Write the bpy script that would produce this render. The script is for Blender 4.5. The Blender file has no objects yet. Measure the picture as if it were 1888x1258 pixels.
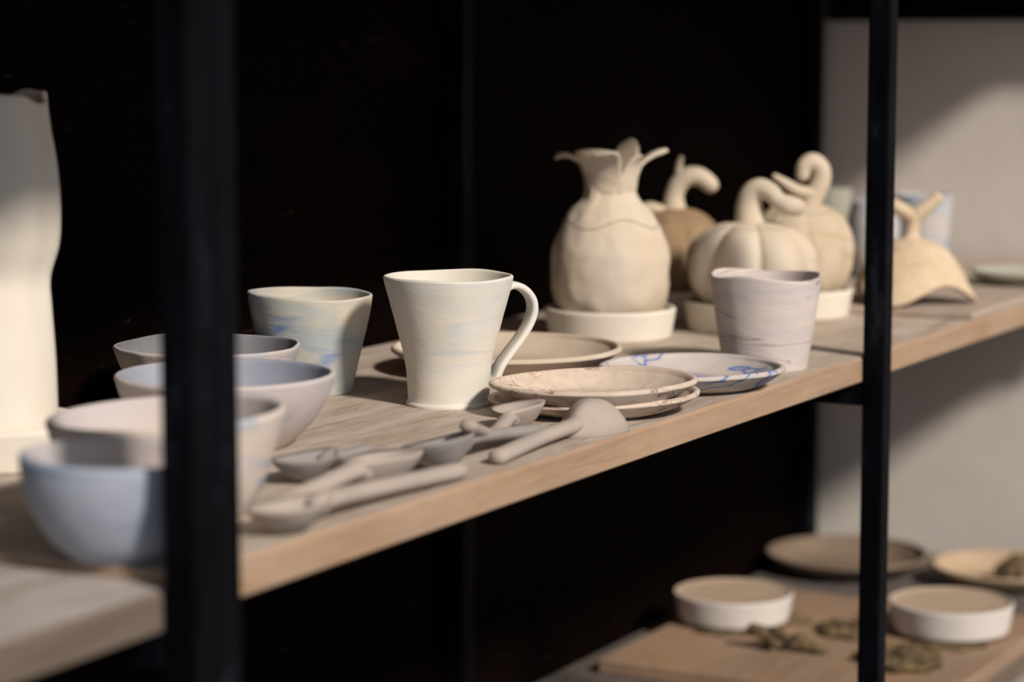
import bpy, bmesh, math, random
from mathutils import Vector, Matrix, noise
random.seed(4)
PI = math.pi
scene = bpy.context.scene
COL = scene.collection
# world: X runs along the shelves, Y goes back to the wall, Z up; z = 0 is the top of the middle shelf, y = 0 its front edge
RZ = math.radians(-61.5)      # objects are turned so that their own +x points to the viewer's right

# ------------------------------------------------------------------ materials
def mat_base(name, rough=.85):
    m = bpy.data.materials.new(name); m.use_nodes = True
    nt = m.node_tree; b = nt.nodes['Principled BSDF']
    b.inputs['Roughness'].default_value = rough
    b.inputs['Specular IOR Level'].default_value = .25
    return m, nt, b

def coords(nt, scale, loc=(0, 0, 0), rot=(0, 0, 0)):
    tc = nt.nodes.new('ShaderNodeTexCoord'); mp = nt.nodes.new('ShaderNodeMapping')
    nt.links.new(tc.outputs['Object'], mp.inputs['Vector'])
    mp.inputs['Scale'].default_value = scale; mp.inputs['Location'].default_value = loc
    mp.inputs['Rotation'].default_value = rot
    return mp.outputs['Vector']

def noise_n(nt, vec, scale, detail=4, rough=.55, dist=0.):
    n = nt.nodes.new('ShaderNodeTexNoise'); nt.links.new(vec, n.inputs['Vector'])
    n.inputs['Scale'].default_value = scale; n.inputs['Detail'].default_value = detail
    n.inputs['Roughness'].default_value = rough; n.inputs['Distortion'].default_value = dist
    return n.outputs['Fac']

def ramp(nt, fac, stops):
    r = nt.nodes.new('ShaderNodeValToRGB'); nt.links.new(fac, r.inputs['Fac'])
    e = r.color_ramp.elements
    while len(e) < len(stops): e.new(.5)
    for k, (p, c) in enumerate(stops):
        e[k].position = p; e[k].color = (c[0], c[1], c[2], 1) if hasattr(c, '__len__') else (c, c, c, 1)
    return r.outputs['Color']

def mix(nt, fac, a, b):
    n = nt.nodes.new('ShaderNodeMix'); n.data_type = 'RGBA'
    if isinstance(fac, float): n.inputs[0].default_value = fac
    else: nt.links.new(fac, n.inputs[0])
    for s, v in ((6, a), (7, b)):
        if hasattr(v, '__len__'): n.inputs[s].default_value = (v[0], v[1], v[2], 1)
        else: nt.links.new(v, n.inputs[s])
    return n.outputs[2]

def bump(nt, b, h, strength, dist=.001):
    n = nt.nodes.new('ShaderNodeBump'); n.inputs['Strength'].default_value = strength
    n.inputs['Distance'].default_value = dist
    nt.links.new(h, n.inputs['Height']); nt.links.new(n.outputs['Normal'], b.inputs['Normal'])

def clay(name, a, b2, streak=None, amt=.5, width=.05, stretch=3.5, seed=0., scale=14, rough=.88, bs=.5, m0=.5):
    """matte unfired clay: two cloudy tones, optional marbled streaks"""
    m, nt, bs_ = mat_base(name, rough)
    v = coords(nt, (1, 1, stretch), (seed, seed * .7, seed * 1.3))
    c = mix(nt, ramp(nt, noise_n(nt, v, scale, 3, .5, .6), [(.35, 0.), (.65, 1.)]), a, b2)
    if streak:
        v2 = coords(nt, (.55, .55, stretch * 1.3), (seed * 2 + 3, seed, seed * .4))
        s = noise_n(nt, v2, scale * .9, 2.5, .5, .9)
        line = ramp(nt, s, [(.5 - width * 1.4, 0.), (.5, 1.), (.5 + width, 0.)])
        msk = ramp(nt, noise_n(nt, coords(nt, (1, 1, 1.5), (seed * 5, 1, 2)), 20, 1), [(m0, 0.), (m0 + .11, amt)])
        mm = nt.nodes.new('ShaderNodeMath'); mm.operation = 'MULTIPLY'
        nt.links.new(line, mm.inputs[0]); nt.links.new(msk, mm.inputs[1])
        c = mix(nt, mm.outputs[0], c, streak)
    nt.links.new(c, bs_.inputs['Base Color'])
    f = noise_n(nt, coords(nt, (1, 1, 3)), 110, 5, .6)
    bump(nt, bs_, f, bs * .7, .0009)
    return m

CREAM = (.62, .545, .45); CREAM2 = (.60, .51, .39)
M = {}
M['mug'] = clay('pale_cream_clay', (.72, .67, .57), (.66, .65, .60), (.46, .53, .62), .5, .09, 3.5, 1.3, 13, bs=.35)
M['cup_blue'] = clay('blue_marbled_clay', (.60, .54, .43), (.33, .40, .44), (.05, .17, .46), 1., .045, 2.6, 7.9, 13, m0=.52)
M['bowl_blue'] = clay('pale_blue_clay', (.24, .32, .42), (.36, .39, .46), (.16, .24, .34), .7, .10, 1.2, 2.2, 9)
M['bowl_mix'] = clay('blue_and_beige_clay', (.66, .56, .47), (.58, .52, .48), (.22, .34, .50), 1., .07, 3.5, 7.7, 12)
M['bowl_pink'] = clay('grey_pink_clay', (.56, .49, .46), (.48, .45, .46), (.34, .37, .42), .6, .08, 2, 5.2, 10)
M['bowl_grey'] = clay('rough_pink_grey_clay', (.56, .48, .43), (.44, .43, .45), (.30, .36, .45), .7, .06, 2.5, 9.2, 14, bs=.9)
M['vase'] = clay('cream_vase_clay', (.78, .74, .66), (.74, .67, .56), None, .3, .05, .6, 3.1, 9)
M['jar'] = clay('sand_clay', CREAM, (.62, .52, .39), (.34, .22, .14), .35, .03, 1, 6.6, 10, bs=.8)
M['jar2'] = clay('warm_sand_clay', (.63, .54, .42), (.55, .45, .32), (.34, .22, .12), .4, .03, 1, 8.6, 12)
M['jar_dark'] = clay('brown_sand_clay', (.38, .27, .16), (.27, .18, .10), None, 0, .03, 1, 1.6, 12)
M['seam'] = clay('seam_clay', (.27, .19, .13), (.34, .25, .17), None, 0, .03, 1, 2.6, 20)
M['dish'] = clay('white_plaster', (.76, .71, .62), (.70, .64, .54), None, .3, .05, 1, 2.9, 8, .75, .25)
M['dish2'] = clay('white_smooth_plaster', (.68, .645, .61), (.63, .59, .55), None, .3, .05, 1, 5.9, 8, .75, .25)
M['dish_in'] = clay('tan_plaster_face', (.45, .35, .26), (.41, .31, .23), None, .3, .05, 1, 5.9, 8, .8, .3)
M['tumbler'] = clay('violet_marbled_clay', (.64, .57, .52), (.55, .50, .49), (.28, .19, .22), .8, .014, 5.5, 3.4, 12, m0=.38)
M['plate_tan'] = clay('tan_plate_clay', (.62, .53, .43), (.52, .42, .33), None, .3, .05, 1, 3.8, 9)
M['plate_line'] = clay('scratched_beige_clay', (.62, .52, .43), (.54, .44, .36), (.22, .12, .10), 1., .022, 1, 12.8, 85, m0=.46)
M['plate_blue'] = clay('blue_streaked_clay', (.54, .49, .45), (.46, .42, .39), (.07, .16, .45), 1., .026, 1, 2.35, 26, m0=.36)
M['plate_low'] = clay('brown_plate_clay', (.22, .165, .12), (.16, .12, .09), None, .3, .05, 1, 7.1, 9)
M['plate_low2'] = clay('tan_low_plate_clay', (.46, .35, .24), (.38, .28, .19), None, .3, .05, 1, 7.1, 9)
M['spoon'] = clay('beige_spoon_clay', (.42, .36, .315), (.36, .31, .27), None, .3, .05, 1, 1.1, 20)
M['spoon2'] = clay('grey_spoon_clay', (.44, .40, .39), (.36, .34, .34), None, .3, .05, 1, 4.1, 20)
M['spoon_shaded'] = clay('shaded_spoon_clay', (.33, .30, .28), (.25, .235, .225), None, .3, .05, 1, 5.1, 20)  # spoon clay darkened to carry the shading of the spoon undersides
M['cup_green'] = clay('grey_green_clay', (.40, .39, .32), (.34, .34, .29), None, .3, .05, 1, 1.9, 14)
M['cup_bluegrey'] = clay('grey_blue_clay', (.46, .48, .52), (.54, .50, .47), (.22, .34, .52), .9, .07, 2.4, 6.1, 14)
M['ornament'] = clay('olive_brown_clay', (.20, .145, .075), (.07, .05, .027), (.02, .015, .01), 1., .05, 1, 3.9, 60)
M['skirt'] = clay('textured_sand_clay', (.66, .54, .38), (.60, .47, .32), (.40, .28, .17), .5, .05, 1, 2.9, 60, .88, 1.)

M['in_beige'] = clay('beige_inside', (.58, .50, .45), (.52, .48, .48), None, .3, .05, 1, 1.7, 12)
M['in_blue'] = clay('shaded_grey_blue_inside', (.34, .36, .42), (.26, .29, .36), None, .3, .05, 1, 2.7, 12)  # blue-grey clay, deepened in colour for the shade inside the bowl
M['in_grey_shaded'] = clay('shaded_grey_inside', (.20, .20, .22), (.26, .25, .27), None, .3, .05, 1, 3.7, 20)  # grey clay with the shade inside the bowl painted into its colour

def wood(name, a, b2, dust=None, dust_amt=.8, rough=.75, seed=0., warm=None):
    m, nt, bs = mat_base(name, rough)
    v = coords(nt, (1.2, 26, 26), (seed, 0, 0))
    g = noise_n(nt, v, 6, 6, .6, .8)
    c = mix(nt, ramp(nt, g, [(.3, 0.), (.7, 1.)]), a, b2)
    big = noise_n(nt, coords(nt, (2.2, 7, 7), (seed + 1, 2, 0)), 2.6, 4, .6, .5)
    if warm: c = mix(nt, ramp(nt, big, [(.4, 0.), (.6, .8)]), c, warm)
    if dust:
        d = ramp(nt, noise_n(nt, coords(nt, (1.6, 7, 7), (seed + 4, 1, 0)), 6, 8, .72, .6), [(.36, dust_amt * .2), (.60, dust_amt)])
        c = mix(nt, d, c, dust)
    nt.links.new(c, bs.inputs['Base Color'])
    bump(nt, bs, g, .35, .002)
    return m
M['wood_top'] = wood('dusty_plank_top', (.42, .31, .22), (.24, .175, .125), (.53, .47, .41), .9, seed=.3)
M['wood_edge'] = wood('warm_plank_edge', (.40, .25, .145), (.28, .17, .095), (.44, .36, .30), .4, .7, 1.1, (.42, .28, .17))
M['wood_edge_dull_shaded'] = wood('dull_shaded_plank_edge', (.15, .115, .085), (.10, .075, .055), (.20, .165, .13), .4, .8, 2.1)  # dull wood, painted darker still for the shade on the left edge
M['wood_top_grey'] = wood('grey_plank_top', (.36, .30, .25), (.24, .20, .165), (.48, .44, .41), .85, seed=4.3)
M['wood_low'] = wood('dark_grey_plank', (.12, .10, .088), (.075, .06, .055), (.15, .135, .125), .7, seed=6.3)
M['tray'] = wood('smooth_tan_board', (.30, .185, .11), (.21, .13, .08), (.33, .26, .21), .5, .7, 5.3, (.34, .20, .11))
M['tray_pale'] = wood('pale_tan_board', (.44, .35, .28), (.36, .28, .22), (.48, .41, .35), .6, .7, 6.3)

def steel(name):
    m, nt, bs = mat_base(name, .58)
    v = coords(nt, (1, 1, .35))
    n = noise_n(nt, v, 30, 5, .65)
    c = ramp(nt, n, [(.38, (.0015, .0015, .002)), (.58, (.003, .0035, .006)), (.70, (.018, .018, .024)), (.8, (.05, .045, .04))])
    nt.links.new(c, bs.inputs['Base Color']); bs.inputs['Metallic'].default_value = .0
    bs.inputs['Specular IOR Level'].default_value = .05
    bump(nt, bs, noise_n(nt, v, 120, 4), .3, .001)
    return m
M['steel'] = steel('black_painted_steel')

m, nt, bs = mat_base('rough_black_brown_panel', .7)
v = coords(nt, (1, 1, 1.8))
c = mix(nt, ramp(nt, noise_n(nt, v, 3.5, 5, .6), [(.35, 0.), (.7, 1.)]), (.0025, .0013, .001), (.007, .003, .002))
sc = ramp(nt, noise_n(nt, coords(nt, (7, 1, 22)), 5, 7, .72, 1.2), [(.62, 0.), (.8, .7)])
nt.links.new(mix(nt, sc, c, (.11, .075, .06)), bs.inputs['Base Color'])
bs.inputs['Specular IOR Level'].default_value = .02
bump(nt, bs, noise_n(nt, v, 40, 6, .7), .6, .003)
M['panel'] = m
m, nt, bs = mat_base('whitewashed_wall', .9)
v = coords(nt, (1, 1, 1))
c = mix(nt, ramp(nt, noise_n(nt, v, 5, 4, .5), [(.3, 0.), (.7, 1.)]), (.66, .61, .55), (.74, .69, .63))
nt.links.new(c, bs.inputs['Base Color']); bump(nt, bs, noise_n(nt, v, 30, 4), .25, .003)
M['white'] = m
m, nt, bs = mat_base('concrete_floor', .85)
c = mix(nt, noise_n(nt, coords(nt, (1, 1, 1)), 4, 5), (.13, .12, .11), (.19, .175, .16))
nt.links.new(c, bs.inputs['Base Color']); M['floor'] = m

# ------------------------------------------------------------------ object helpers
def link_mesh(name, bm, mats, parent=None, loc=(0, 0, 0), rz=0., smooth=True):
    me = bpy.data.meshes.new(name)
    bmesh.ops.recalc_face_normals(bm, faces=bm.faces)
    bm.to_mesh(me); bm.free()
    for mm in (mats if isinstance(mats, (list, tuple)) else [mats]): me.materials.append(mm)
    for p in me.polygons: p.use_smooth = smooth
    o = bpy.data.objects.new(name, me); COL.objects.link(o)
    if parent: o.parent = parent
    o.location = loc; o.rotation_euler = (0, 0, rz)
    return o

def tag(o, label, cat, group=None, kind=None):
    if label: o['label'] = label
    if cat: o['category'] = cat
    if group: o['group'] = group
    if kind: o['kind'] = kind
    return o

def empty(name, loc, rz=RZ):
    o = bpy.data.objects.new(name, None); COL.objects.link(o)
    o.location = loc; o.rotation_euler = (0, 0, rz); o.empty_display_size = .02
    return o

def solid(o, t, off=-1.):
    s = o.modifiers.new('thick', 'SOLIDIFY'); s.thickness = t; s.offset = off; s.use_even_offset = False
    return o

def bevel(o, w, seg=2):
    b = o.modifiers.new('bevel', 'BEVEL'); b.width = w; b.segments = seg; b.limit_method = 'ANGLE'
    return o

def add_box(bm, x0, x1, y0, y1, z0, z1, top=0):
    vs = [bm.verts.new(p) for p in ((x0, y0, z0), (x1, y0, z0), (x1, y1, z0), (x0, y1, z0), (x0, y0, z1), (x1, y0, z1), (x1, y1, z1), (x0, y1, z1))]
    for q in ((0, 3, 2, 1), (4, 5, 6, 7), (0, 1, 5, 4), (1, 2, 6, 5), (2, 3, 7, 6), (3, 0, 4, 7)):
        f = bm.faces.new([vs[k] for k in q])
        if q == (4, 5, 6, 7): f.material_index = top

def crom(pts, n=6):
    """catmull-rom through pts (tuples of any size)"""
    out = []
    P = [pts[0]] + list(pts) + [pts[-1]]
    for i in range(1, len(P) - 2):
        a, b, c, d = P[i - 1], P[i], P[i + 1], P[i + 2]
        for k in range(n):
            t = k / n
            out.append(tuple(.5 * (2 * q + (r - p) * t + (2 * p - 5 * q + 4 * r - s) * t * t + (3 * q - p - 3 * r + s) * t ** 3)
                             for p, q, r, s in zip(a, b, c, d)))
    out.append(tuple(pts[-1]))
    return out

def revolve(bm, prof, f, segs=96, mi=None):
    """prof: (r, z) list; f(theta, r, z) -> Vector; centre points collapse to one vertex"""
    rings = []
    for (r, z) in prof:
        if r < 1e-6: rings.append([bm.verts.new(f(0, 0, z))])
        else: rings.append([bm.verts.new(f(2 * PI * k / segs, r, z)) for k in range(segs)])
    for i in range(len(rings) - 1):
        A, B = rings[i], rings[i + 1]
        for k in range(segs):
            k2 = (k + 1) % segs
            if len(A) == 1 and len(B) == 1: continue
            if len(A) == 1: q = [A[0], B[k2], B[k]]
            elif len(B) == 1: q = [A[k], A[k2], B[0]]
            else: q = [A[k], A[k2], B[k2], B[k]]
            fc = bm.faces.new(q)
            if mi: fc.material_index = mi(i)

def vessel_bm(outer, t, floor, wob=.012, rimw=0., seed=0., surf=.0004, rimf=None, mi_in=None, n=7, ov=0.):
    """a hollow turned pot: outer profile from foot to lip, wall t, inside floor height"""
    out = crom(outer, n)
    h = outer[-1][1]
    rr, zz = out[-1]
    rim = [(rr - t / 2 + t / 2 * math.cos(a), zz + t / 2 * math.sin(a)) for a in (PI * .2, PI * .4, PI * .6, PI * .8)]
    inn = [(r - t, z) for (r, z) in reversed(out) if z > floor + .0005 and r - t > .002]
    r_f = inn[-1][0]
    inn += [(r_f * .93, floor), (r_f * .5, floor), (0, floor)]
    prof = [(0, 0), (outer[0][0] * .5, 0)] + out + rim + inn
    nin = 2 + len(out) + 2
    bm = bmesh.new()
    def f(th, r, z):
        if r == 0: return Vector((0, 0, z))
        k = z / h
        w = noise.noise(Vector((math.cos(th) * .9 + seed, math.sin(th) * .9, z * 12 + seed)))
        w2 = noise.noise(Vector((math.cos(th) * r * 70 + seed, math.sin(th) * r * 70, z * 70)))
        rr = r * (1 + wob * w * 2 * k + ov * math.cos(2 * th) * k) + surf * w2 * (1 if z > 0 else 0)
        dz = rimw * noise.noise(Vector((math.cos(th) * 1.1, math.sin(th) * 1.1, seed * 3.3))) * 2 * k ** 2 if k > .0 else 0
        if rimf: dz += rimf(th) * k ** 2
        return Vector((rr * math.cos(th), rr * math.sin(th), max(z + dz, 0)))
    revolve(bm, prof, f, 96, (lambda i: 1 if i >= nin else 0) if mi_in else None)
    return bm

def tube_bm(pts, segs=14, n=7, flat=1., up=None):
    """sweep along (x, y, z, r) points, rounded ends"""
    P = crom(pts, n); bm = bmesh.new(); rings = []
    L = len(P)
    prevn = None
    for i, (x, y, z, r) in enumerate(P):
        a = Vector(P[max(i - 1, 0)][:3]); b = Vector(P[min(i + 1, L - 1)][:3])
        t = (b - a).normalized()
        if prevn is None:
            ref = Vector(up) if up else (Vector((0, 0, 1)) if abs(t.z) < .8 else Vector((1, 0, 0)))
            nn = (ref - t * ref.dot(t)).normalized()
        else: nn = (prevn - t * prevn.dot(t)).normalized()
        prevn = nn; bb = t.cross(nn)
        rings.append([bm.verts.new(Vector((x, y, z)) + (nn * math.cos(q) * r * flat + bb * math.sin(q) * r)) for q in (2 * PI * k / segs for k in range(segs))])
    for A, B in zip(rings, rings[1:]):
        for k in range(segs): bm.faces.new((A[k], A[(k + 1) % segs], B[(k + 1) % segs], B[k]))
    for ring, s in ((rings[0], -1), (rings[-1], 1)):
        c = sum((v.co for v in ring), Vector()) / segs
        rad = (ring[0].co - c).length; nb = P[1] if s < 0 else P[-2]
        d = (c - Vector(nb[:3])).normalized()
        mid = [bm.verts.new(c + (v.co - c) * .7 + d * rad * .5) for v in ring]
        tip = bm.verts.new(c + d * rad * .75)
        for k in range(segs):
            bm.faces.new((ring[k], ring[(k + 1) % segs], mid[(k + 1) % segs], mid[k]))
            bm.faces.new((mid[k], mid[(k + 1) % segs], tip))
    return bm

# ------------------------------------------------------------------ the setting
def box_obj(name, b, mats, parent=None, bev=0., top=0):
    bm = bmesh.new(); add_box(bm, *b, top=top)
    o = link_mesh(name, bm, mats, parent, smooth=False)
    if bev: bevel(o, bev)
    return o
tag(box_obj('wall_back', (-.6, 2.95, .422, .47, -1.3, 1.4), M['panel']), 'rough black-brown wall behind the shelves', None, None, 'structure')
tag(box_obj('wall_right', (2.95, 3.02, -2.6, .47, -1.3, 1.4), M['white']), 'whitewashed end wall right of the shelves', None, None, 'structure')
tag(box_obj('floor', (-3.2, 3.02, -3.2, .47, -1.35, -1.3), M['floor']), 'grey floor under the shelving', None, None, 'structure')

# shelf boards
def board(label, b, top, edge, bev=.0015, name='shelf_board', group=None):
    bm = bmesh.new(); x0, x1, y0, y1, z0, z1 = b
    nx = max(2, int((x1 - x0) / .02))
    # long edge slightly worn: a row of cuts along the front
    cols = []
    for i in range(nx + 1):
        x = x0 + (x1 - x0) * i / nx
        e = .0012 * noise.noise(Vector((x * 9, y0, z0 * 7))) + .0005 * noise.noise(Vector((x * 60, 2, 0)))
        cols.append([bm.verts.new(p) for p in ((x, y0 + .0018 + e, z1), (x, y0 + e * .5, z1 - .0022 - abs(e)), (x, y0, z0 + .001), (x, y0 + .001, z0), (x, y1, z0), (x, y1, z1))])
    for A, B in zip(cols, cols[1:]):
        for k in range(6):
            k2 = (k + 1) % 6
            f = bm.faces.new((A[k], A[k2], B[k2], B[k])); f.material_index = 1 if k == 5 else 0
    bm.faces.new(cols[0]); bm.faces.new(list(reversed(cols[-1])))
    o = link_mesh(name, bm, [edge, top], smooth=False)
    return tag(o, label, 'shelf board')
board('long dusty wooden shelf board with warm brown front edge holding the mug', (.982, 2.93, 0, .412, -.022, 0), M['wood_top'], M['wood_edge'])
board('dull grey-brown shelf board at bottom left, left of the near black post', (.20, .980, .001, .412, -.026, -.005), M['wood_top_grey'], M['wood_edge_dull_shaded'])
board('lower shelf board carrying the tan tray with round white dishes', (1.0, 2.93, 0, .405, -.402, -.380), M['wood_low'], M['wood_edge_dull_shaded'])
board('top shelf board above the pottery', (.986, 2.93, 0, .412, .362, .384), M['wood_top'], M['wood_edge'])
board('top shelf board of the left shelving unit', (.20, .984, 0, .412, .374, .396), M['wood_top_grey'], M['wood_edge_dull_shaded'])

# steel frames
def frame(label, xs, bars, loc, endx=None):
    r = empty('steel_shelving_frame', (loc[0], loc[1], -1.3), 0)
    tag(r, label, 'shelving frame')
    def part(name, b):
        bb = (b[0] - loc[0], b[1] - loc[0], b[2] - loc[1], b[3] - loc[1], b[4] + 1.3, b[5] + 1.3)
        o = box_obj(name, bb, M['steel'], r, .0018); return o
    for x in xs:
        if x != endx: part('post', (x, x + .020, -.0205, -.0005, -1.3, 1.0))
        part('post', (x, x + .024, .398, .4215, -1.3, 1.0))
        for zt in bars: part('crossbar', (x + .001, x + .019, -.0004, .3979, zt - .021, zt - .0003))
    return r, part
r1, part1 = frame('black square-tube steel frame of the main shelving with the slim right post', (.9865, 1.9705, 2.875), (-.022, -.402, .362), (2.0, .2), 2.875)
part1('end_rail', (2.899, 2.914, -.0004, .3979, .298, .361))
frame('black steel frame of the left shelving unit, its post blurred beside the bowls', (.22, .9655), (-.026, .374), (.6, .2))

# ------------------------------------------------------------------ pots on the middle shelf
def pot(name, label, cat, loc, outer, t, floor, mat, rz=RZ, group=None, **k):
    o = link_mesh(name, vessel_bm(outer, t, floor, mi_in=isinstance(mat, list), **k), mat, None, loc, rz)
    return tag(o, label, cat, group)

# mug with its handle
mug = empty('mug', (1.563, .178, 0))
tag(mug, 'pale cream clay mug with flared rim and large looped handle', 'mug')
link_mesh('body', vessel_bm([(.0322, 0), (.0322, .002), (.0308, .005), (.0314, .018), (.0332, .035), (.0388, .057), (.0435, .075), (.0470, .088), (.0488, .0960)], .0032, .006, wob=.004, seed=1.2, rimw=.0006, surf=.0003), M['mug'], mug)
hb = bmesh.new()
path = crom([(.0425, .0855), (.0500, .0885), (.0585, .0860), (.0655, .0785), (.0672, .0690), (.0640, .0590), (.0570, .0480), (.0480, .0370), (.0405, .0270), (.0365, .0185), (.0330, .0150)], 6)
rings = []
for i, (x, z) in enumerate(path):
    a = path[max(i - 1, 0)]; b = path[min(i + 1, len(path) - 1)]
    tx, tz = b[0] - a[0], b[1] - a[1]; L = math.hypot(tx, tz); nx, nz = -tz / L, tx / L
    k = i / (len(path) - 1)
    wd = .0105 - .0020 * math.sin(k * PI) ; th = .0029
    ring = []
    for q in range(16):
        an = 2 * PI * q / 16; cx, sx = math.cos(an), math.sin(an)
        u = math.copysign(abs(cx) ** .5, cx) * wd; w = math.copysign(abs(sx) ** .7, sx) * th
        ring.append(hb.verts.new((x + nx * w, u, z + nz * w)))
    rings.append(ring)
for A, B in zip(rings, rings[1:]):
    for k in range(16): hb.faces.new((A[k], A[(k + 1) % 16], B[(k + 1) % 16], B[k]))
hb.faces.new(rings[0]); hb.faces.new(list(reversed(rings[-1])))
link_mesh('handle', hb, M['mug'], mug, rz=math.radians(20))

pot('cup', 'blue and beige marbled clay cup with uneven rim behind the bowls', 'cup', (1.568, .305, 0),
    [(.0310, 0), (.0325, .003), (.0370, .022), (.0425, .045), (.0465, .063), (.0485, .0765)], .0028, .006, M['cup_blue'],
    wob=.012, seed=5.1, rimw=.0005, rimf=lambda t: -.0016 * math.cos(t) + .0005 * math.sin(2 * t + .6))
pot('cup', 'pinkish grey clay tumbler with thin violet streaks on shelf edge', 'cup', (1.871, .049, 0),
    [(.0345, 0), (.0355, .003), (.0395, .028), (.0435, .055), (.0462, .0770)], .0028, .006, M['tumbler'],
    wob=.008, seed=8.3, rimw=.0012, rimf=lambda t: .0010 * math.sin(3 * t + 1))
# four bowls at left
pot('bowl', 'pale blue round bowl nearest the camera, half behind the near post', 'bowl', (1.006, .056, 0),
    [(.022, 0), (.026, .001), (.037, .010), (.0465, .026), (.0515, .041), (.0530, .0540)], .0046, .007, [M['bowl_blue'], M['in_beige']],
    wob=.01, seed=2.4, rimf=lambda t: -.001 * math.cos(t))
pot('bowl', 'beige steep-sided bowl with blue mark, second from the front', 'bowl', (1.121, .112, 0),
    [(.047, 0), (.050, .003), (.0580, .020), (.0645, .040), (.0690, .0560)], .0046, .007, [M['bowl_mix'], M['in_beige']],
    wob=.006, seed=3.4, rimf=lambda t: .0028 * math.cos(t))
pot('bowl', 'pinkish grey deep bowl with bluish inside beside the beige bowl', 'bowl', (1.328, .216, 0),
    [(.040, 0), (.045, .003), (.0600, .018), (.0700, .034), (.0745, .0475)], .0046, .007, [M['bowl_pink'], M['in_blue']],
    wob=.006, seed=4.4)
pot('bowl', 'rough pinkish bowl with grey shaded inside, rearmost of the bowls', 'bowl', (1.452, .320, 0),
    [(.036, 0), (.040, .003), (.0540, .018), (.0640, .034), (.0690, .0480)], .0032, .006, [M['bowl_grey'], M['in_grey_shaded']],
    wob=.008, seed=6.4, surf=.0007, rimw=.001)

# vase on its dish, far left
pot('round_dish', 'cream round dish under the tall vase at far left', 'dish', (1.206, .314, 0),
    [(.056, 0), (.0585, .002), (.0600, .012), (.0615, .0245)], .006, .019, M['dish'], wob=.003, seed=9.9)
def vase_bm():
    H = .216
    prof = crom([(.0395, 0), (.0415, .004), (.0410, .045), (.0390, .080), (.0385, .100), (.0445, .122), (.0460, .145), (.0450, .170), (.0420, .195), (.0400, H)], 7)
    t = .003
    full = [(0, 0), (.02, 0)] + prof + [(prof[-1][0] - t * .5, H + t * .5), (prof[-1][0] - t, H)] + [(r - t, z) for r, z in reversed(prof) if z > .01] + [(0, .008)]
    bm = bmesh.new()
    def f(th, r, z):
        k = min(max((z - .02) / (H - .02), 0), 1)
        fold = .085 * k * math.cos(7 * th + 1.2 * math.sin(2 * th) + z * 6) + .05 * k * math.sin(3 * th + 20 * z)
        rr = r * (1 + fold * .55)
        z2 = z + (.0035 * math.sin(3 * th - .6) + .0015 * math.sin(7 * th)) * k ** 6 * (1 if z > .19 else 0)
        return Vector((rr * math.cos(th), rr * math.sin(th), z2))
    revolve(bm, full, f, 128)
    return bm
tag(link_mesh('vase', vase_bm(), M['vase'], None, (1.206, .314, .0200), RZ), 'tall cream vase with folded wavy walls at the left edge', 'vase')

# plates
def plate(name_l, loc, R, h, mat, t=.0058, seed=1., foot=.62, tilt=None, name='plate', **k):
    o = pot(name, name_l, 'plate', loc, [(R * foot, 0), (R * (foot + .04), .0008), (R * .84, h * .42), (R - .0015, h * .9), (R, h)], t, .0042, mat, seed=seed, surf=.0005, **k)
    return o
plate('tan shallow plate standing behind the mug', (1.752, .231, 0), .0965, .0180, M['plate_tan'], seed=1.5, foot=.6, wob=.006)
plate('beige plate, lower of the stacked pair beside the mug', (1.583, .066, 0), .0730, .0125, M['plate_line'], seed=2.5, wob=.012, ov=.065, rimf=lambda t: .0020 * math.cos(t) - .001)
plate('beige plate with scratchy brown lines, upper of the stacked pair', (1.574, .062, .0068), .0715, .0160, M['plate_line'], seed=6.1, wob=.014, ov=.075, rimw=.0010, rimf=lambda t: .0014 * math.cos(t))
plate('plate with blue streaks right of the stacked pair', (1.736, .056, 0), .0745, .0150, M['plate_blue'], seed=9.5, wob=.006, rimw=.0006)

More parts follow.
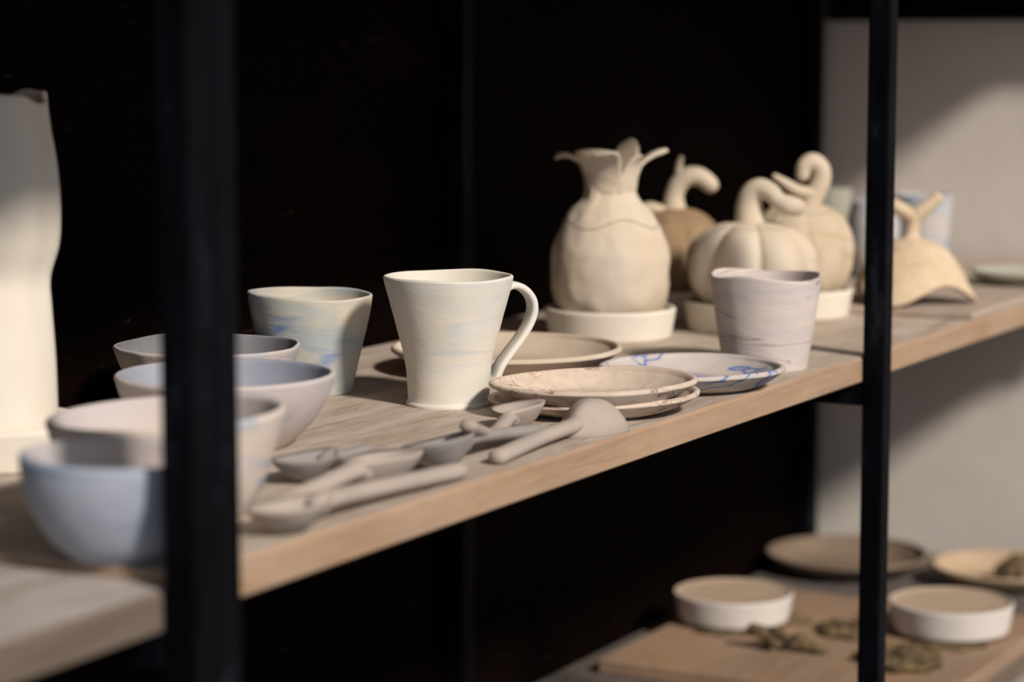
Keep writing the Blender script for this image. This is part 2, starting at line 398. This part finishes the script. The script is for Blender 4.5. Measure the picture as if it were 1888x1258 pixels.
# spoons
def spoon(label, bc, end, mat, a=.026, b=.019, d=.014, flip=False, z0=0., ze=.0046, hr=.0048, roll=0., lift=0.):
    dx, dy = end[0] - bc[0], end[1] - bc[1]
    L = math.hypot(dx, dy); ang = math.atan2(dy, dx)
    r = empty('spoon', (bc[0], bc[1], z0), ang); tag(r, label, 'spoon', 'clay spoons along the shelf edge')
    bm = bmesh.new(); nr, ns = 10, 40; t = .003
    def zf(rho): return (d * (1 - rho ** 2.5) if flip else d * rho ** 2.2) + lift
    def P(th, rho, off):
        e = 1 + .10 * math.cos(th)      # a little narrower towards the handle
        c_ = math.cos(th); x = a * c_ * rho * (1 + .28 * max(0, c_) ** 3); y = b * math.sin(th) * rho * (1 - .26 * c_)
        return Vector((x, y, zf(rho) + off))
    prof = [(k / nr, 0.) for k in range(nr + 1)] + [(1.02, t * .5)] + [(k / nr, t) for k in range(nr - 1, -1, -1)]
    rings = []
    for rho, off in prof:
        if rho < 1e-6: rings.append([bm.verts.new(P(0, 0, off))])
        else:
            rings.append([bm.verts.new(P(2 * PI * k / ns, rho, off)) for k in range(ns)])
    for A, B in zip(rings, rings[1:]):
        for k in range(ns):
            k2 = (k + 1) % ns
            if len(A) == 1: bm.faces.new((A[0], B[k2], B[k]))
            elif len(B) == 1: bm.faces.new((A[k], A[k2], B[0]))
            else: bm.faces.new((A[k], A[k2], B[k2], B[k]))
    if roll:
        bmesh.ops.rotate(bm, cent=(0, 0, d * .6), matrix=Matrix.Rotation(math.radians(roll), 3, 'X'), verts=bm.verts)
        mz = min(v.co.z for v in bm.verts)
        bmesh.ops.translate(bm, vec=(0, 0, -mz + .0002), verts=bm.verts)
    link_mesh('spoon_bowl', bm, mat, r)
    if flip: zs = [(a * .70, d * .52 + lift), (a * 1.15, d * .42 + lift), (L * .55, .008), (L, ze)]
    else: zs = [(a * .80, d * .68 + lift), (a * 1.15, d * .85 + lift), (L * .55, d * .65 + lift * .6), (L, ze)]
    pts = [(x, 0, max(z, hr * .8), rr) for (x, z), rr in zip(zs, (hr * 1.15, hr * 1.05, hr, hr * 1.05))]
    link_mesh('handle', tube_bm(pts, 14, 8, .78, (0, 0, 1)), mat, r)
    return r
spoon('beige-grey clay spoon turned face down, rightmost along the shelf edge', (1.499, .026), (1.347, .017), M['spoon'], a=.028, b=.024, d=.020, flip=True, hr=.0064)
spoon('pale clay spoon tucked against the stacked plates, handle over another spoon', (1.480, .074), (1.335, .032), M['spoon'], a=.027, b=.018, d=.015, ze=.026, hr=.0055, roll=7)
spoon('shaded deep-bowled clay spoon left of the face-down one', (1.318, .040), (1.457, .047), M['spoon_shaded'], a=.032, b=.020, d=.0170, hr=.0056, roll=-12)
spoon('shaded clay spoon under the bowls, rearmost on the left', (1.240, .092), (1.318, .098), M['spoon_shaded'], a=.026, b=.018, d=.014, ze=.008, hr=.0052, roll=-3)
spoon('pale beige clay spoon with dark underside in the middle of the row', (1.250, .044), (1.128, .046), M['spoon'], a=.029, b=.020, d=.0165, hr=.0068, roll=5)
spoon('beige clay spoon lying frontmost, its long handle along the board edge', (1.104, .013), (1.291, .014), M['spoon'], a=.030, b=.020, d=.0145, hr=.0066, roll=-5)

# white dishes under the jars
def dish(label, loc, R=.0612, h=.0275, mat=None, seed=1., inn=None, group=None, dp=.0055):
    o = link_mesh('round_dish', vessel_bm([(R * .91, 0), (R * .93, .0015), (R * .955, .010), (R, h - .002)],   .0045 if dp > .004 else .0028, h - dp, wob=.003, seed=seed, surf=.0002, mi_in=bool(inn)), [mat or M['dish']] + ([inn] if inn else []), None, loc, RZ)
    return tag(o, label, 'dish', group)
dish('cream round dish under the pineapple-shaped jar', (2.003, .259, 0), seed=1)
dish('cream round dish under the front pumpkin jar', (2.118, .170, 0), seed=2)
dish('cream round dish under the right pumpkin jar with curled stem', (2.249, .176, 0), seed=3, R=.0590)
dish('cream round dish in shade under the rear pumpkin jar', (2.195, .290, 0), seed=4, R=.0590)

# pineapple jar
pj = empty('pineapple_jar', (2.003, .259, .0222)); tag(pj, 'pineapple-shaped sand clay jar with curling leaves on its lid', 'jar')
PP = crom([(.0400, 0), (.0480, .004), (.0535, .018), (.0555, .040), (.0530, .062), (.0465, .080), (.0370, .095), (.0275, .105), (.0232, .115), (.0240, .127)], 10)
def prof_at(P, s):
    x = s * (len(P) - 1); i = min(int(x), len(P) - 2); t = x - i
    return tuple(a + (b - a) * t for a, b in zip(P[i], P[i + 1]))
def shell_bm(P, s0, s1, rf, segs=120, ns=26, close0=False, close1=False):
    bm = bmesh.new(); rings = []
    for j in range(ns + 1):
        ring = []
        for k in range(segs):
            th = 2 * PI * k / segs
            s = s0(th) + (s1(th) - s0(th)) * j / ns
            r, z = prof_at(P, s); r = rf(th, r, z, s)
            ring.append(bm.verts.new((r * math.cos(th), r * math.sin(th), z)))
        rings.append(ring)
    for A, B in zip(rings, rings[1:]):
        for k in range(segs): bm.faces.new((A[k], A[(k + 1) % segs], B[(k + 1) % segs], B[k]))
    if close0:
        c = bm.verts.new((0, 0, rings[0][0].co.z))
        for k in range(segs): bm.faces.new((rings[0][(k + 1) % segs], rings[0][k], c))
    if close1:
        c = bm.verts.new((0, 0, rings[-1][0].co.z))
        for k in range(segs): bm.faces.new((rings[-1][k], rings[-1][(k + 1) % segs], c))
    return bm
def pf(th, r, z, s):
    return r + .0020 * noise.noise(Vector((math.cos(th) * 2.2, math.sin(th) * 2.2, z * 45))) + .0009 * noise.noise(Vector((math.cos(th) * 5, math.sin(th) * 5, z * 90)))
seam = lambda th: .585 + .030 * math.sin(4 * th + .9 + .4 * math.sin(th))
link_mesh('body', shell_bm(PP, lambda t: 0., lambda t: seam(t) - .0025, pf, close0=True), M['jar'], pj)
link_mesh('lid', shell_bm(PP, lambda t: seam(t) + .0025, lambda t: 1., pf), M['jar'], pj)
link_mesh('seam', shell_bm(PP, lambda t: seam(t) - .012, lambda t: seam(t) + .012, lambda th, r, z, s: pf(th, r, z, s) - .0012, ns=4), M['seam'], pj)
def leaf_bm(ang, w, pts, curl=.35):
    """leaf rooted on the neck ring: pts (radius, z, width factor)"""
    bm = bmesh.new(); P = crom(pts, 7); nu = 10; rows = []
    for (r, z, wf) in P:
        row = []
        for j in range(nu + 1):
            u = -1 + 2 * j / nu
            ww = w * max(wf, .03)
            th = ang + u * ww / max(r, .022) * .9
            rr = r + curl * .010 * u * u * (r / .04) - .0
            y = u * ww
            # blend from ring curvature to a plain blade
            k = min(max((r - .022) / .02, 0), 1)
            p1 = Vector((r * math.cos(th), r * math.sin(th), z))
            ca, sa = math.cos(ang), math.sin(ang)
            p2 = Vector((r * ca - y * sa, r * sa + y * ca, z - curl * .006 * u * u))
            row.append(bm.verts.new(p1.lerp(p2, k)))
        rows.append(row)
    for A, B in zip(rows, rows[1:]):
        for j in range(nu): bm.faces.new((A[j], A[j + 1], B[j + 1], B[j]))
    return bm
for ang, w, pts in (
    (math.radians(-112), .0215, [(.0222, .112, .80), (.0238, .124, .95), (.0290, .137, 1.0), (.0365, .1480, 1.0), (.0430, .1515, .85), (.0470, .1495, .55), (.0480, .1480, .12)]),
    (math.radians(-178), .0130, [(.0222, .112, 1.3), (.0240, .126, 1.2), (.0290, .139, .9), (.0390, .1465, .7), (.0470, .1465, .5), (.0505, .1440, .12)]),
    (math.radians(6), .0130, [(.0222, .112, 1.3), (.0240, .126, 1.2), (.0290, .139, 1.), (.0390, .1470, .8), (.0480, .1500, .6), (.0520, .1500, .15)]),
    (math.radians(58), .0150, [(.0222, .112, 1.2), (.0240, .128, 1.2), (.0290, .144, .95), (.0350, .1540, .7), (.0390, .1590, .2)]),
    (math.radians(128), .0150, [(.0222, .112, 1.2), (.0240, .128, 1.1), (.0290, .141, .85), (.0370, .1460, .5), (.0420, .1450, .12)]),
    (math.radians(-42), .0120, [(.0222, .112, 1.2), (.0240, .126, 1.1), (.0270, .137, .9), (.0320, .1440, .5), (.0350, .1460, .12)])):
    solid(link_mesh('leaf', leaf_bm(ang, w, pts), M['jar'], pj), .0032, 0)

# pumpkin jars
def pumpkin(label, loc, R, H, mat, lobes, phase, depth, stem, seed, lidz=.72, extra=(), wavy=.012, sm=None, gap=.003):
    r = empty('pumpkin_jar', loc); tag(r, label, 'jar')
    P = crom([(R * .55, 0), (R * .76, H * .05), (R * .94, H * .24), (R, H * .47), (R * .93, H * .70), (R * .74, H * .87), (R * .48, H * .965), (R * .22, H), (R * .06, H * 1.0)], 8)
    def rf(th, rr, z, s):
        g = abs(math.cos(lobes * .5 * (th + phase) + .25 * math.sin(2 * th)))
        k = 1 - depth * (1 - g ** .45) * min(1, s * 6 + .2)
        return rr * k + .0014 * noise.noise(Vector((math.cos(th) * 3 + seed, math.sin(th) * 3, z * 50)))
    sm_ = lambda th: lidz + wavy * math.sin(6 * th + seed)
    link_mesh('body', shell_bm(P, lambda t: 0., lambda t: sm_(t) - gap, rf, close0=True), mat, r)
    link_mesh('lid', shell_bm(P, lambda t: sm_(t) + gap, lambda t: 1., rf, close1=True), mat, r)
    link_mesh('seam', shell_bm(P, lambda t: sm_(t) - .008 - gap, lambda t: sm_(t) + .008 + gap, lambda th, rr, z, s: rf(th, rr, z, s) - .0010, ns=4), M['seam'], r)
    link_mesh('stem', tube_bm(stem, 18, 8), sm or mat, r)
    for nm, e in extra: link_mesh(nm, tube_bm(e, 12, 8, .8), sm or mat, r)
    return r
pumpkin('front pumpkin-shaped clay jar with deep ribs and drooping stem', (2.122, .168, .0222), .0640, .0800, M['jar'], 8, .35, .27,
        [(-.001, 0, .070, .019), (-.002, 0, .080, .0150), (-.003, 0, .094, .0128), (-.001, -.002, .105, .0115), (.006, -.006, .111, .0105), (.015, -.012, .109, .0090), (.023, -.016, .101, .0082), (.032, -.018, .0965, .0095), (.042, -.018, .0945, .0085)],
        3.1, .70)
pumpkin('right pumpkin-shaped clay jar with stem curled into a hook', (2.256, .172, .0222), .0535, .0900, M['jar2'], 7, .2, .08,
        [(.009, 0, .080, .014), (.010, 0, .090, .0110), (.015, 0, .101, .0100), (.020, .001, .113, .0098), (.019, .001, .124, .0095), (.011, 0, .1305, .0092), (.003, -.001, .126, .0082), (.001, -.002, .116, .0066)],
        5.7, .66, extra=(('tendril', [(.012, -.002, .099, .0085), (-.004, -.006, .102, .0080), (-.016, -.008, .109, .0066), (-.028, -.010, .117, .0036)]),))
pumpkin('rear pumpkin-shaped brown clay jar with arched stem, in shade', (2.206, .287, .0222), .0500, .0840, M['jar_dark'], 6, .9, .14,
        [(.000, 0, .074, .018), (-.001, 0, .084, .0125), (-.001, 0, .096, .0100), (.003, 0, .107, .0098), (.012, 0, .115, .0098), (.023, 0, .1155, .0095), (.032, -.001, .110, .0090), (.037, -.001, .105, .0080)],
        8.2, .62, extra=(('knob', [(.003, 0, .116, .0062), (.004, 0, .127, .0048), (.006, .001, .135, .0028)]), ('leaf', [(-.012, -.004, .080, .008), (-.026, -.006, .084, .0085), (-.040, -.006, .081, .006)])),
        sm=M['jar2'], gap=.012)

# tray board and pots at the right end of the middle shelf
def tray(label, b, mat, name='wooden_board', bev=.002):
    o = box_obj(name, (b[0], b[1], b[2], b[3], b[4], b[5]), mat, None, bev); return tag(o, label, 'board')
tray('thin pale wooden board on the shelf under the skirt-shaped clay piece', (2.287, 2.90, .002, .385, 0, .008), M['tray_pale'])
sk = empty('clay_skirt_ornament', (2.350, .088, .008)); tag(sk, 'skirt-shaped textured clay piece with forked stem behind the right post', 'ornament')
bm = bmesh.new(); rows = []
SP = crom([(.004, .064), (.018, .062), (.034, .053), (.046, .036), (.054, .017), (.061, .0)], 6)
for (r, z) in SP:
    row = []
    for k in range(96):
        th = 2 * PI * k / 96; q = 1 - z / .064
        sc = .5 - .5 * math.cos(3 * th)
        rr = r * (1 + (.10 * math.cos(3 * th)) * q) + .0006 * noise.noise(Vector((math.cos(th) * 9, math.sin(th) * 9, z * 200)))
        row.append(bm.verts.new((rr * math.cos(th), rr * math.sin(th), .002 + z + .020 * sc * q ** 2)))
    rows.append(row)
for A, B in zip(rows, rows[1:]):
    for k in range(96): bm.faces.new((A[k], A[(k + 1) % 96], B[(k + 1) % 96], B[k]))
bm.faces.new(rows[0])
solid(link_mesh('skirt', bm, M['skirt'], sk), .003, -1)
link_mesh('stem', tube_bm([(-.002, 0, .060, .013), (-.001, 0, .068, .0085), (0, 0, .078, .0075), (0, 0, .086, .0085)], 16, 6), M['skirt'], sk)
link_mesh('branch', tube_bm([(0, 0, .086, .0075), (.009, 0, .093, .0075), (.018, 0, .100, .0070), (.026, 0, .107, .0060)], 12, 6), M['skirt'], sk)
link_mesh('branch', tube_bm([(0, 0, .086, .0075), (-.010, 0, .093, .0075), (-.020, 0, .099, .0070), (-.028, 0, .102, .0060)], 12, 6), M['skirt'], sk)
pot('cup', 'pale cup with blue streaks behind the skirt-shaped ornament', 'cup', (2.628, .172, .008),
    [(.0255, 0), (.0265, .003), (.0290, .030), (.0310, .060), (.0325, .091)], .003, .006, M['cup_bluegrey'], seed=2.1)
pot('cup', 'grey-blue rounded cup half hidden by the slim right post', 'cup', (2.583, .215, .008),
    [(.0200, 0), (.0220, .003), (.0285, .026), (.0300, .055), (.0260, .078), (.0235, .085)], .003, .006, M['cup_bluegrey'], seed=7.1)
pot('cup', 'grey-green cup behind the right pumpkin jar by the wall', 'cup', (2.725, .322, .008),
    [(.0200, 0), (.0215, .003), (.0240, .040), (.0260, .070), (.0265, .089)], .003, .006, M['cup_green'], seed=5.1)
plate('olive grey plate on the pale board by the right frame edge', (2.600, .042, .008), .0620, .0120, M['cup_green'], seed=3.3)

# ------------------------------------------------------------------ lower shelf
TZ = -.364
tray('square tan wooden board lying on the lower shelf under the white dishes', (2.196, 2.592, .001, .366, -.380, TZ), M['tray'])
def rosette_bm(R, h, petals, seed, ratio=1., rimh=0.):
    """flat modelled clay relief with bumpy petals"""
    bm = bmesh.new(); nr, ns = 16, 96
    def zt(th, rho):
        n = noise.noise(Vector((math.cos(th) * rho * 4 + seed, math.sin(th) * rho * 4, seed)))
        rel = .5 + .5 * math.cos(petals * th + 5 * rho + seed)
        return h * (.55 + .35 * rel * rho + .35 * n) * (1 - .45 * rho ** 6) + rimh * max(0, rho - .75) * 4
    def rad(th): return R * (1 + .07 * math.cos(petals * th + seed) + .05 * math.sin(2 * th + seed))
    prev = None; top = []
    for i in range(nr + 1):
        rho = i / nr
        if i == 0: top.append([bm.verts.new((0, 0, zt(0, 0)))])
        else: top.append([bm.verts.new((rad(t) * rho * math.cos(t), rad(t) * rho * math.sin(t) * ratio, zt(t, rho))) for t in (2 * PI * k / ns for k in range(ns))])
    top.append([bm.verts.new((v.co.x * .99, v.co.y * .99, 0)) for v in top[-1]])
    top.append([bm.verts.new((0, 0, 0))])
    for A, B in zip(top, top[1:]):
        for k in range(ns):
            k2 = (k + 1) % ns
            if len(A) == 1: bm.faces.new((A[0], B[k], B[k2]))
            elif len(B) == 1: bm.faces.new((A[k2], A[k], B[0]))
            else: bm.faces.new((A[k], B[k], B[k2], A[k2]))
    return bm
GO = 'small modelled clay reliefs on the lower tan board'
def relief(label, loc, R, h, petals, seed, ratio=1., rimh=0., rz=RZ, name='clay_relief'):
    return tag(link_mesh(name, rosette_bm(R, h, petals, seed, ratio, rimh), M['ornament'], None, loc, rz), label, 'ornament', GO)
relief('flat bumpy clay relief poking out left of the left white dish', (2.372, .292, TZ), .036, .0045, 7, 1.2, .8)
relief('oval leaf-like clay relief poking out right of the left white dish', (2.441, .262, TZ), .034, .0046, 3, 2.2, .8, .0)
relief('small dark clay rosette half hidden behind the slim post', (2.424, .176, TZ), .034, .0130, 6, 3.2, 1.)
relief('round lacy clay relief at the bottom behind the slim post', (2.330, .085, TZ), .044, .0120, 9, 4.2, 1., .004)
relief('bumpy clay relief poking out under the right white dish', (2.436, .066, TZ), .042, .0044, 8, 5.2, .9)
# the raised leaf clump, a cluster of curled clay leaflets
lc = empty('clay_leaf_cluster', (2.318, .208, TZ)); tag(lc, 'raised dark cluster of curled clay leaflets in front of the left dish', 'ornament')
for (x0, y0, x1, y1, h) in ((-.040, .010, -.020, .004, .022), (-.034, .008, -.010, .002, .020), (-.016, .000, .008, -.004, .019), (.002, -.004, .028, -.010, .014), (-.024, .014, .004, .012, .017), (.006, .004, .034, .002, .013), (.016, -.010, .044, -.016, .006)):
    link_mesh('leaflet', tube_bm([(x0, y0, max(h * .8, .007), .0030), (x0 * .6 + x1 * .4, y0 * .6 + y1 * .4 + .002, h + .001, .0068), ((x0 + x1 * 2) / 3, (y0 + y1 * 2) / 3, h * .75 + .001, .0062), (x1, y1, .005, .0028)], 12, 6, .7), M['ornament'], lc)
link_mesh('stub', tube_bm([(-.014, -.002, .0065, .0055), (-.014, -.004, .011, .005), (-.016, .004, .017, .004)], 12, 5), M['ornament'], lc)

dish('white round dish on the left of the lower tan board', (2.415, .308, TZ + .0046), .0655, .030, M['dish2'], 6, M['dish_in'], dp=.0030)
dish('white round dish on the right of the lower tan board', (2.478, .080, TZ + .0046), .0665, .032, M['dish2'], 8, M['dish_in'], dp=.0030)
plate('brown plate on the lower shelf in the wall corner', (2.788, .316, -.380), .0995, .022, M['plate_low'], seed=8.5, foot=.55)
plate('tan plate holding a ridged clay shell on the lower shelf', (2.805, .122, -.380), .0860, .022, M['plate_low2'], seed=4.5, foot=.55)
sh = link_mesh('clay_shell', vessel_bm([(.012, 0), (.020, .004), (.024, .012), (.018, .022), (.008, .030)], .003, .004, wob=.05, seed=3, rimw=.004), M['ornament'], None, (2.812, .102, -.3755), RZ)
tag(sh, 'ridged clay shell sitting in the tan plate', 'ornament')
for v_ in sh.data.vertices:
    th = math.atan2(v_.co.y, v_.co.x); k = 1 + .12 * math.cos(11 * th)
    v_.co.x *= k * 1.25; v_.co.y *= k

# ------------------------------------------------------------------ light
def aim(o, d): o.rotation_euler = Vector(d).to_track_quat('-Z', 'Y').to_euler()
s = bpy.data.lights.new('window_sun', 'SUN'); s.energy = 4.05; s.angle = math.radians(7); s.color = (1, .90, .80)
so = bpy.data.objects.new('window_sun', s); COL.objects.link(so); aim(so, (.44, 1, -.77)); so.location = (0, -3, 3)
a = bpy.data.lights.new('cool_fill', 'AREA'); a.shape = 'RECTANGLE'; a.size = 1.2; a.size_y = 1.1; a.energy = 6; a.color = (.62, .78, 1)  # area lamp added as cool fill from the left, not a real window
ao = bpy.data.objects.new('cool_fill', a); COL.objects.link(ao); ao.location = (-.35, -1.5, .75); aim(ao, (1.45, 1.7, -.72))
w = bpy.data.worlds.new('room'); scene.world = w; w.use_nodes = True
bg = w.node_tree.nodes['Background']; bg.inputs['Color'].default_value = (.80, .84, 1, 1); bg.inputs['Strength'].default_value = .215

# ------------------------------------------------------------------ camera
cam = bpy.data.cameras.new('camera'); co = bpy.data.objects.new('camera', cam); COL.objects.link(co)
cam.sensor_width = 36; cam.lens = 85; cam.clip_start = .05
co.location = (0, -.725, .27)
al = math.radians(28.5); pt = math.atan(549 / 4458)
aim(co, (math.cos(al) * math.cos(pt), math.sin(al) * math.cos(pt), -math.sin(pt)))
cam.dof.use_dof = True; cam.dof.focus_distance = 1.80; cam.dof.aperture_fstop = 4.0
scene.camera = co
scene.view_settings.view_transform = 'Standard'; scene.view_settings.look = 'None'
scene.view_settings.gamma = 1; scene.view_settings.use_curve_mapping = False; scene.view_settings.exposure = 0
